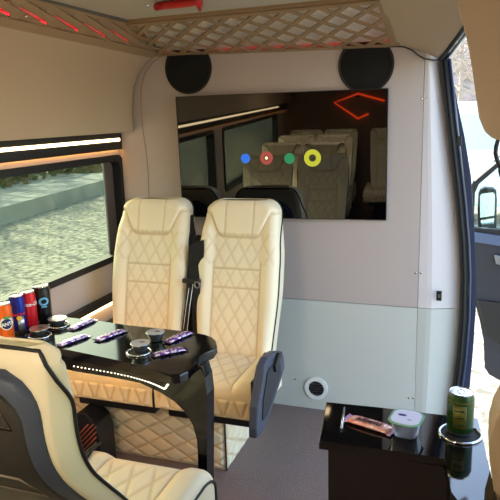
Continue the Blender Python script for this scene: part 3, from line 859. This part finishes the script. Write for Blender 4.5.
foil = mat('pale_foil_lid', (182, 176, 176), .28, .6); foil_b = mat('brownish_foil_lid', (168, 140, 128), .3, .5); cupm = mat('dark_clear_cup', (62, 68, 68), .12, .2, coat=.8)
foil_c = mat('silver_lid', (176, 178, 190), .3, .5)
def holder(px, py, z, R, lab, group='chrome cup holder rings'):
    p = oz(px, py, z); p.z = z
    t = thing('cup_holder', lab, 'cup holder', p, 0, group)
    N = 40; bm = bmesh.new()
    tube(bm, [(R*cos(2*pi*k/N), R*sin(2*pi*k/N), .003) for k in range(N)], .0035, 8, True)
    link('holder_ring', bm, M['chrome'], t, True)
    mklathe('holder_well', [(R*.93, .0003), (R*.93, .0015)], (0, 0, 0), M['dark'], t, 36)
    return t
def cup(px, py, z, lab, lidm, R=.036, h=.034, zoff=.002, mark=True, base=None):
    p = oz(px, py, z); p.z = z+zoff
    t = thing('pudding_cup', lab, 'cup', p, random.uniform(0, 1), 'foil lidded cups on the table')
    mklathe('cup_body', [(R*.62, 0), (R*.70, .002), (R*.80, h*.55), (R*.90, h*.56), (R*.95, h-.002)], (0, 0, 0), cupm, t, 36)
    mklathe('cup_rim', [(R*.98, h-.004), (R*1.08, h-.003), (R*1.08, h-.001), (R, h)], (0, 0, 0), M['chrome'], t, 36)
    l = mklathe('foil_lid', [(R*1.05, h-.001), (R*1.06, h+.0005), (R*.98, h+.001), (R*.9, h+.0003)], (0, 0, 0), lidm, t, 36)
    if mark: mklathe('lid_print', [(R*.30, h+.0006), (R*.30, h+.0014)], (R*.18, R*.1, 0), mat('lid_mark', (70, 60, 80), .4), t, 16, sx=1, sy=.5)
    return t
holder(40, 336, ZT_, .040, 'chrome ring set in the table beside the orange can'); cup(40, 335, ZT_, 'round cup with brownish foil lid on the table nearest the drink cans', foil_b, .034, .026)
holder(58.5, 325.5, ZT_, .040, 'chrome ring set in the table next to the black can'); cup(58, 325, ZT_, 'round cup with pale foil lid on the table beside the black can', foil, .034, .026)
holder(139, 352.5, ZT_, .040, 'chrome ring set in the table under the nearer pudding cup by the aisle end'); cup(141, 352, ZT_, 'clear cup with white lid in the chrome ring near the aisle end of the table', foil_c, .031, .032)
cup(156, 340.5, ZT_, 'clear cup with white lid standing behind the other cup near the table end', foil_c, .031, .032, .001)

# wrapped bars
wr_p = mat('purple_wrapper', (118, 58, 165), .25, .4, var=(95, (240, 228, 248))); wr_d = mat('dark_wrapper_end', (60, 22, 70), .3, .4)
wr_p.node_tree.nodes['Color Ramp'].color_ramp.elements[0].position = .47; wr_p.node_tree.nodes['Color Ramp'].color_ramp.elements[1].position = .58
wr_s = mat('salmon_wrapper', (222, 120, 112), .25, .35, var=(60, (236, 190, 178)))
def bar(pa, pb, z, w, body, ends, lab, txt=None, tm=None, cat='chocolate bar', grp='purple wrapped bars on the table'):
    a = oz(*pa, z); b = oz(*pb, z); d = b-a; L = d.length
    t = thing('wrapped_bar', lab, cat, ((a+b)/2).to_tuple()[:2]+(z+.001,), math.atan2(d.y, d.x), grp)
    nx, ny = 40, 12; loops = []
    for i in range(nx+1):
        s = -1+2*i/nx; x = s*L/2*.86
        e = max(0, 1-abs(s)**5)
        hh_ = .002 + .010*e**.6*(1+.08*sin(i*1.9)); ww = w/2*(.90+.10*e+.03*sin(i*2.7))
        loops.append([(x, ww*cos(2*pi*k/ny), .001+hh_/2+hh_/2*sin(2*pi*k/ny)*(1+.06*sin(i*1.3+k))) for k in range(ny)])
    link('wrapper', loft(loops), body, t, True)
    for s in (-1, 1):
        bm = bmesh.new(); m_ = 7
        vs = [[bm.verts.new((s*(L/2*.84+L*.08*j), -w*.5*(1+.1*j)+w*(1+.1*j)*k/m_, .002+.0025*(k % 2)*j+q)) for k in range(m_+1)] for j in (0, 1) for q in (0, .0008)]
        for k in range(m_):
            bm.faces.new((vs[0][k], vs[0][k+1], vs[2][k+1], vs[2][k])); bm.faces.new((vs[1][k], vs[1][k+1], vs[3][k+1], vs[3][k]))
            bm.faces.new((vs[2][k], vs[2][k+1], vs[3][k+1], vs[3][k]))
        link('crimped_end', bm, ends, t)
    if txt: text('lettering', txt, w*.66, tm, t, lambda x, y, zz: (x, y, .0155+zz-abs(y)*.12), .0003, None, .2, offs=.0006)
    return t
bar((70, 331), (95, 320), ZT_, .036, wr_p, wr_d, 'purple wrapped bar nearest the window, behind the other bars')
bar((58, 347), (89, 336), ZT_, .036, wr_p, wr_d, 'purple wrapped bar in front, next to the foreground seat back')
bar((96, 342), (126, 331), ZT_, .036, wr_p, wr_d, 'purple wrapped bar in the middle of the table, left of the cups')
bar((166, 344), (192, 333), ZT_, .036, wr_p, wr_d, 'purple wrapped bar right of the rear cup at the table end')
bar((152, 357), (187, 350), ZT_, .034, wr_p, wr_d, 'purple wrapped bar in front of the cups near the table edge')

nb_ = thing('seat_belt', 'black belt strap lying on the corner of the foreground seat cushion', 'seat belt')
for d_ in (0, 4): mktube('strap', [oz(97+d_, 443, .475), oz(88+d_, 450, .475), oz(80+d_, 462, .474)], 1, M['strap'], nb_, 8, False, ((0, 0, 1), .0012, .006))
# ------------------------------------------------------------------ black cabinet by the door
CZ = .70
cb = thing('low_cabinet', 'glossy black low cabinet by the open door in the right foreground', 'cabinet')
ctop = [oz(326, 401.5, CZ), oz(380, 407.5, CZ), oz(447, 415.5, CZ), oz(478, 418, CZ), oz(483, 440, CZ), oz(490, 470, CZ), oz(497, 500, CZ), oz(505, 540, CZ), oz(470, 530, CZ), oz(462, 504, CZ), oz(450, 492, CZ), oz(448, 475, CZ), oz(445, 458, CZ), oz(400, 451.5, CZ), oz(319, 441.5, CZ)]
mkprism('worktop', ctop, (0, 0, -.022), M['gloss'], cb, .003)
q = [p.copy() for p in ctop]
a, b, c_ = ctop[-1], ctop[-3], ctop[0]
body = [Vector((ctop[0].x+.015, ctop[0].y-.012, 0)), Vector((.03, ctop[0].y-.0, 0)), Vector((.055, 1.50, 0)), Vector((.06, 1.10, 0)), Vector((ctop[-7].x+.02, 1.10, 0)), Vector((ctop[-3].x+.008, ctop[-3].y+.012, 0)), Vector((ctop[-1].x+.02, ctop[-1].y+.014, 0))]
mkprism('cabinet_body', body, (0, 0, CZ-.022), M['gloss_soft'], cb)
# worktop accessories
holder(460, 434.5, CZ, .050, 'chrome ring holder around the green can on the black cabinet', 'chrome cup holder rings')
t = thing('drink_can', 'green can with dark print standing in the chrome ring on the black cabinet', 'drink can', oz(459.5, 433, CZ)+Vector((0, 0, .002)), 0)
r, h = .0325, .112
mklathe('can_body', [(r*.78, 0), (r*.86, .003), (r, .012), (r, h-.015), (r*.86, h-.004), (r*.89, h-.001), (r*.86, h), (r*.82, h-.002)], (0, 0, 0), [c_gn, M['chrome']], t, 40, 'z', [1, 1, 0, 0, 1, 1, 1])
mklathe('can_lid', [(r*.82, h-.005), (r*.82, h-.003)], (0, 0, 0), M['chrome'], t, 24)
mktube('pull_tab', [(.009*cos(2*pi*k/12), .013*sin(2*pi*k/12), h-.002) for k in range(12)], .0015, M['chrome_dull'], t, 6, True)
v = math.atan2(-1.45, .0)
c_ol = mat('olive_can_print', (92, 88, 30), .4, .3)
band(t, 'label_band', r, .025, .085, v-.55, v+.45, c_ol)
band(t, 'label_stripe', r, .091, .094, v-1.4, v+1.4, c_ol)
for zz in (.034, .052, .070): band(t, 'label_stripe', r+.0005, zz, zz+.004, v-.4, v+.3, c_gn)
# square lidded cup
p = oz(406, 434, CZ)+Vector((0, 0, .001))
t = thing('dessert_tub', 'square clear tub with green rimmed white lid on the black cabinet', 'tub', p, -.15)
loops = []
for z, w, rr in ((0, .052, .016), (.003, .058, .018), (.035, .068, .02), (.042, .072, .02)): loops.append([(x, y, z) for x, y in rrect(w, w*1.02, rr, 6)])
tub = mat('clear_tub_plastic', (150, 160, 185), .12, .0, coat=.6, trans=.5)
o = link('tub_body', loft(loops), tub, t, True); autosm(o, 40)
o = link('tub_rim', loft([[(x, y, z) for x, y in rrect(w, w*1.08, .026, 8)] for z, w in ((.042, .078), (.0435, .082), (.045, .080))]), mat('green_lid_rim', (110, 165, 125), .35, .2), t, True); autosm(o)
o = link('tub_lid', loft([[(x, y, z) for x, y in rrect(w, w*1.08, .024, 8)] for z, w in ((.045, .071), (.0462, .070))]), mat('lilac_white_lid', (205, 205, 225), .35), t, True); autosm(o)
mklathe('lid_print', [(.011, .0463), (.011, .0470)], (-.012, .006, 0), p_nv, t, 20, sx=1, sy=.45)
mkbox('lid_print_line', (.006, -.014, .0463), (.016, -.012, .0468), p_nv, t)
bar((345, 419), (394, 434), CZ, .044, wr_s, mat('lilac_wrapper_end', (190, 160, 215), .25, .5), 'salmon wrapped bar with black lettering on the black cabinet', 'albeni', p_bk, grp='bar on cabinet')
ch = tag(mktube('chrome_rail', [oz(344.5, 409, CZ)+Vector((0, 0, .004)), oz(341.5, 430, CZ)+Vector((0, 0, .004))], .003, M['chrome'], None, 8), 'thin chrome strip at the left end of the black cabinet top', 'trim strip')

# side heater grille below the window near the foreground seat
hg = thing('heater_grille', 'black slatted heater grille low behind the foreground seat, red glow painted on its slats', 'grille')
def G(x, y): return oy(x, y, 2.05)
prf = [Vector((G(70, 424).x, 2.05, 0)), G(70, 424), G(76, 414), (G(84, 413)), G(95, 425), G(99, 436), Vector((G(99, 436).x, 2.05, 0))]
mkprism('grille_body', prf, (0, .12, 0), M['blackpl'], hg, .004)
for i in range(9):
    x0_ = 62+i*5
    a = oy(max(x0_, 70), 452-max(0, (70-x0_)) if x0_ < 70 else 452, 2.045); b = oy(min(x0_+26, 96), 452-(min(x0_+26, 96)-x0_)*1.05, 2.045)
    if b.z < a.z or x0_ > 92: continue
    mktube('grille_slat', [a, b], .0035, mat('red_lit_slat', (150, 80, 66), .4, .3) if i == 0 else bpy.data.materials['red_lit_slat'], hg, 6)  # red light falling on the slats is put into their colour

# ------------------------------------------------------------------ outside
gm = mat('gravel', (184, 178, 158), .95, bump=(9, 1.0), var=(11, (104, 102, 90)))
nt = gm.node_tree; nt.nodes['Mapping'].inputs['Scale'].default_value = (1, 1, 1)
struct(mkbox('ground', (-70, -40, -.62), (60, 90, -.56), gm))
cm = mat('weathered_concrete', (176, 172, 160), .9, bump=(6, .6), var=(1.2, (150, 150, 142)))
k0, k1 = Vector((-7.5, 1.2, -.56)), Vector((-10.25, 17.6, -.56))
d = (k1-k0).normalized(); nrm = Vector((d.y, -d.x, 0))
kk = tag(mkprism('concrete_ledge', [k0, k0+Vector((-3.2, -.6, 0)), k0+Vector((-3.2, -.6, .36)), k0+Vector((0, 0, .36))], (k1-k0), cm), 'low wide pale concrete ledge beyond the gravel outside the side window', 'ledge')
def blob_bush(name, c, r, m, lab, group, n=220, sq=.8, ls=.16):
    t = thing(name, lab, 'bush', c, 0, group)
    bm = bmesh.new()
    for i in range(n):
        th = random.uniform(0, 2*pi); ph = math.acos(random.uniform(-.2, 1)); rr = r*random.uniform(.55, 1)
        p = Vector((rr*sin(ph)*cos(th), rr*sin(ph)*sin(th), rr*cos(ph)*sq+.1))
        s = ls*random.uniform(.6, 1.3)
        u = Vector((random.uniform(-1, 1), random.uniform(-1, 1), random.uniform(-1, 1))).normalized(); w = u.orthogonal().normalized()
        bm.faces.new([bm.verts.new(p+u*s*a+w*s*.5*b) for a, b in ((-1, 0), (0, -1), (1, 0), (0, 1))])
    link('foliage', bm, m, t)
    bm = bmesh.new()
    for i in range(9):
        a = random.uniform(0, 2*pi); tube(bm, [(0, 0, 0), (r*.3*cos(a), r*.3*sin(a), r*.4), (r*.7*cos(a), r*.7*sin(a), r*.7)], [.03, .02, .01], 5)
    link('stems', bm, M['bark'], t)
    return t
M['bark'] = mat('grey_brown_bark', (96, 80, 66), .9, bump=(20, .6))
lf = mat('dry_green_leaves', (104, 104, 58), .8, var=(1.5, (140, 122, 84))); lf2 = mat('olive_leaves', (84, 92, 50), .8, var=(1.5, (120, 110, 70)))
xs = [(-12.2, 6.5), (-12.8, 9), (-13.2, 11.5), (-13.4, 14), (-13.7, 16.6), (-14.2, 19.5), (-15, 23), (-12, 3.5)]
for i, (x, y) in enumerate(xs):
    blob_bush('bush', (x, y, -.56), 1.9+.4*(i % 3), lf if i % 2 else lf2, ['second', 'third', 'fourth', 'fifth', 'sixth', 'seventh', 'farthest', 'nearest'][i] + ' olive green bush in the row beyond the concrete ledge', 'bushes beyond the ledge', 900, .9, .16)
M['bark_pale'] = mat('pale_grey_bark', (170, 160, 150), .9)
def bare_tree(c, h, lab, group, seed, r0=.11, bark='bark', nb=26):
    rd_ = random.Random(seed); t = thing('bare_tree', lab, 'tree', c, 0, group)
    bm = bmesh.new()
    tube(bm, [(0, 0, 0), (.05, 0, h*.35), (0, .05, h*.7), (.05, 0, h)], [r0, r0*.8, r0*.5, r0*.15], 8)
    link('trunk', bm, M[bark], t, True)
    bm = bmesh.new()
    for i in range(nb):
        z = h*rd_.uniform(.3, .95); a = rd_.uniform(0, 2*pi); L = (h-z)*.6+.5
        p = Vector((0, 0, z)); pts = [p]; dd = Vector((cos(a), sin(a), rd_.uniform(.4, 1))).normalized()
        for k in range(4):
            dd = (dd+Vector((rd_.uniform(-.25, .25), rd_.uniform(-.25, .25), .12))).normalized(); pts.append(pts[-1]+dd*L/4)
        tube(bm, pts, [r0*.35, r0*.25, r0*.18, r0*.12, r0*.04], 5)
        for q in range(7):
            b0 = pts[rd_.randint(1, 4)]; e = Vector((rd_.uniform(-1, 1), rd_.uniform(-1, 1), rd_.uniform(-.1, 1))).normalized()
            tube(bm, [b0, b0+e*L*.25, b0+e*L*.42+Vector((0, 0, .1))], [r0*.1, r0*.07, r0*.03], 4)
    link('branches', bm, M[bark], t)
for i, (x, y, h) in enumerate(((-12.8, 12.5, 7), (-14.5, 15.5, 7.5), (-12.6, 8.0, 6.5), (-16, 20, 8))):
    bare_tree((x, y, -.56), h, ['third', 'second', 'nearest', 'farthest'][[1, 2, 0, 3][i] if 0 else [1, 0, 2, 3][i]] + ' bare tree among the bushes beyond the concrete ledge', 'bare trees beyond the ledge', 10+i, .28)
# right side: bare trees on a bank, parked van
for i, (x, y, h) in enumerate(((-1.2, 19, 7.5), (.2, 21, 8), (1.4, 19.5, 7), (-2.4, 23, 8), (2.6, 22, 7), (-.5, 25, 8.5))):
    bare_tree((x, y, -.56), h, ['bare winter tree nearest behind the parked van, seen through the door opening', 'bare winter tree behind the parked van, slightly right of the nearest', 'bare winter tree behind the right half of the parked van', 'bare winter tree farthest left behind the parked van', 'bare winter tree farthest right behind the parked van', 'farthest and tallest bare winter tree behind the parked van'][i], 'bare trees seen through the door', 30+i, .10, 'bark_pale', 60)
bank = mat('dry_bank', (132, 122, 114), .95, bump=(3, .8), var=(2.2, (96, 90, 80)))
bm = bmesh.new()
nx_, ny_ = 30, 8; vs = []
for j in range(ny_+1):
    for i in range(nx_+1):
        x = -14+28*i/nx_; y = 24+10*j/ny_; vs.append(bm.verts.new((x, y, -.6+5.2*sstep(0, 1, j/ny_)+.4*random.random()*(j > 0))))
for j in range(ny_):
    for i in range(nx_):
        k = j*(nx_+1)+i; bm.faces.new((vs[k], vs[k+1], vs[k+nx_+2], vs[k+nx_+1]))
struct(link('ground_bank', bm, bank, None, True))
# parked white van
vn = thing('parked_van', 'pale white van parked outside beyond the open front door', 'van', (.55, 12.5, -.56))
wp = mat('white_paint', (235, 240, 238), .3, coat=.5); wg = mat('pale_window', (190, 215, 212), .1, coat=.5)
side = [(-2.6, .35), (2.4, .35), (2.5, .9), (2.3, 1.25), (1.6, 1.4), (1.0, 2.15), (-2.5, 2.2), (-2.65, 1.2)]
mkprism('van_body', [(x, -.9, z) for x, z in side], (0, 1.8, 0), wp, vn, .05)
mkprism('side_window', [(x, -.91, z) for x, z in ((.1, 1.35), (1.35, 1.35), (.9, 1.95), (.1, 1.95))], (0, .01, 0), wg, vn)
mkprism('side_window', [(x, -.91, z) for x, z in ((-1.3, 1.35), (-.1, 1.35), (-.1, 1.95), (-1.3, 1.95))], (0, .01, 0), wg, vn)
mkprism('side_window', [(x, -.91, z) for x, z in ((-2.45, 1.35), (-1.5, 1.35), (-1.5, 1.95), (-2.45, 1.95))], (0, .01, 0), wg, vn)
for x in (-1.7, 1.55):
    for y in (-.85, .65):
        w = mklathe('wheel', [(.2, 0), (.33, .01), (.35, .05), (.35, .16), (.33, .2), (.2, .2)], (x, y+.2, .35), M['rubber'], vn, 28, 'y')
        mklathe('wheel_rim', [(.19, 0), (.2, .012), (.05, .02)], (x, y-.0, .35), M['chrome_dull'], w, 20, 'y')

# front passenger door, open
dr = bpy.data.objects.new('door_1', None); COL.objects.link(dr); struct(dr)
YD = 4.0
def Dp(x, y, o=0): return oy(x, y, YD+o)
pan = [Dp(470, 229), Dp(500, 235), Vector((1.15, YD, .70)), Vector((1.2, YD, .3)), Vector((1.1, YD, -.3)), Dp(500, 381), Dp(489, 375), Dp(484.5, 368), Dp(483.5, 340), Dp(479, 318), Dp(473, 296)]
mkprism('door_panel', pan, (0, .07, 0), M['doortrim'], dr, .008)
mkprism('door_top_rail', [Dp(468, 231, -.015), Dp(500, 236, -.015), Vector((1.15, YD-.015, .72)), Vector((1.15, YD-.015, .66)), Dp(500, 246, -.015), Dp(468, 241, -.015)], (0, .02, 0), mat('blue_grey_rail', (70, 84, 112), .45), dr)
pk = [Dp(477, 300, -.02), Dp(500, 303, -.02), Vector((.9, YD-.02, .28)), Vector((.9, YD-.02, .1)), Dp(500, 345, -.02), Dp(486, 335, -.02)]
mkprism('door_pocket', pk, (0, .03, 0), M['blackpl'], dr, .005)
mkprism('door_handle', [Dp(494, 255, -.03), Dp(512, 258, -.03), Dp(512, 268, -.03), Dp(496, 264, -.03)], (0, .03, 0), M['chrome_dull'], dr, .003)
fr = [Dp(466, 232), Dp(470, 189), Dp(474, 180), Dp(500, 156), Dp(540, 118), Vector((.75, YD, 1.55)), Vector((1.15, YD, 1.5)), Vector((1.15, YD, .72))]
fi = [Dp(474, 228), Dp(475, 193), Dp(479, 184), Dp(500, 166), Dp(541, 129), Vector((.76, YD, 1.50)), Vector((1.10, YD, 1.46)), Vector((1.10, YD, .73))]
link('window_frame', ring_prism(bmesh.new(), fr, fi, (0, .05, 0)), M['rubber'], dr)
mkprism('window_pane', [p+Vector((0, .025, 0)) for p in fi], (0, .004, 0), M['clear'], dr)
mktube('chrome_edge', [Dp(474, 180.5, -.004), Dp(500, 158.5, -.004), Dp(541, 121, -.004)], .008, M['white'], dr, 6)
mr = thing('wing_mirror', 'black wing mirror with a large and a small glass beyond the open front door', 'mirror', (0, 0, 0))
YM = 4.12
o_ = [oy(x, y, YM) for x, y in ((480, 190), (484, 188), (493, 188.5), (496.5, 191), (497, 200), (496.5, 230), (493, 233.5), (482, 234), (478, 231), (477.5, 210), (478.5, 193))]
mkprism('mirror_housing', o_, (0, .10, 0), M['rubber'], mr, .01)
mg = mat('mirror_glass', (230, 236, 240), .03, 1)
tl_ = lambda p: p + Vector((0, (p.x-.05)*.42-.04, (p.z-.95)*-.12))
mkprism('main_glass', [tl_(oy(x, y, YM-.004)) for x, y in ((481.5, 192.5), (493, 191.5), (495, 194), (494.5, 218), (480, 219.5), (480, 195))], (0, .006, 0), mg, mr)
mkprism('wide_angle_glass', [tl_(oy(x, y, YM-.004)) for x, y in ((480.5, 222.5), (494.3, 221), (493.5, 230), (481.5, 231.5))], (0, .006, 0), mg, mr)
mktube('mirror_arm', [oy(488, 232, YM+.05), oy(490, 238, YM), oy(492, 246, YD+.05)], .018, M['rubber'], mr, 8)

# ------------------------------------------------------------------ light
w = bpy.data.worlds.new('world'); S.world = w; w.use_nodes = True; nt = w.node_tree
bg = nt.nodes['Background']
sky = nt.nodes.new('ShaderNodeTexSky'); sky.sky_type = 'NISHITA'; sky.sun_disc = False
sky.sun_elevation = radians(32); sky.sun_rotation = radians(-62); sky.dust_density = 2.5; sky.air_density = 1.2
nt.links.new(sky.outputs[0], bg.inputs[0]); bg.inputs[1].default_value = 1.1
sl = bpy.data.lights.new('sun', 'SUN'); sl.energy = 11; sl.angle = radians(.6); sl.color = (1, .94, .84)
so = bpy.data.objects.new('sun', sl); COL.objects.link(so)
SD = Vector((-.62, .62, .62)).normalized()      # towards the sun
so.rotation_euler = SD.to_track_quat('Z', 'Y').to_euler()
def lamp(name, loc, size, e, color, rot=(0, 0, 0), sy=None):
    l = bpy.data.lights.new(name, 'AREA'); l.energy = e; l.size = size; l.color = color
    if sy: l.shape = 'RECTANGLE'; l.size_y = sy
    o = bpy.data.objects.new(name, l); COL.objects.link(o); o.location = loc; o.rotation_euler = rot; return o
lamp('cabin_fill', (-.85, -.2, 1.905), .25, 22, (1, .86, .70))  # added fill without a fixture, brightens the cabin around the camera
lamp('front_warm_fill', (-.80, 1.75, 1.90), .12, 2.6, (1, .72, .42))  # added warm fill without a fixture, tints the upper bulkhead
S.view_settings.view_transform = 'Standard'; S.view_settings.look = 'None'; S.view_settings.gamma = 1; S.view_settings.exposure = 0.0
S.view_settings.use_curve_mapping = False
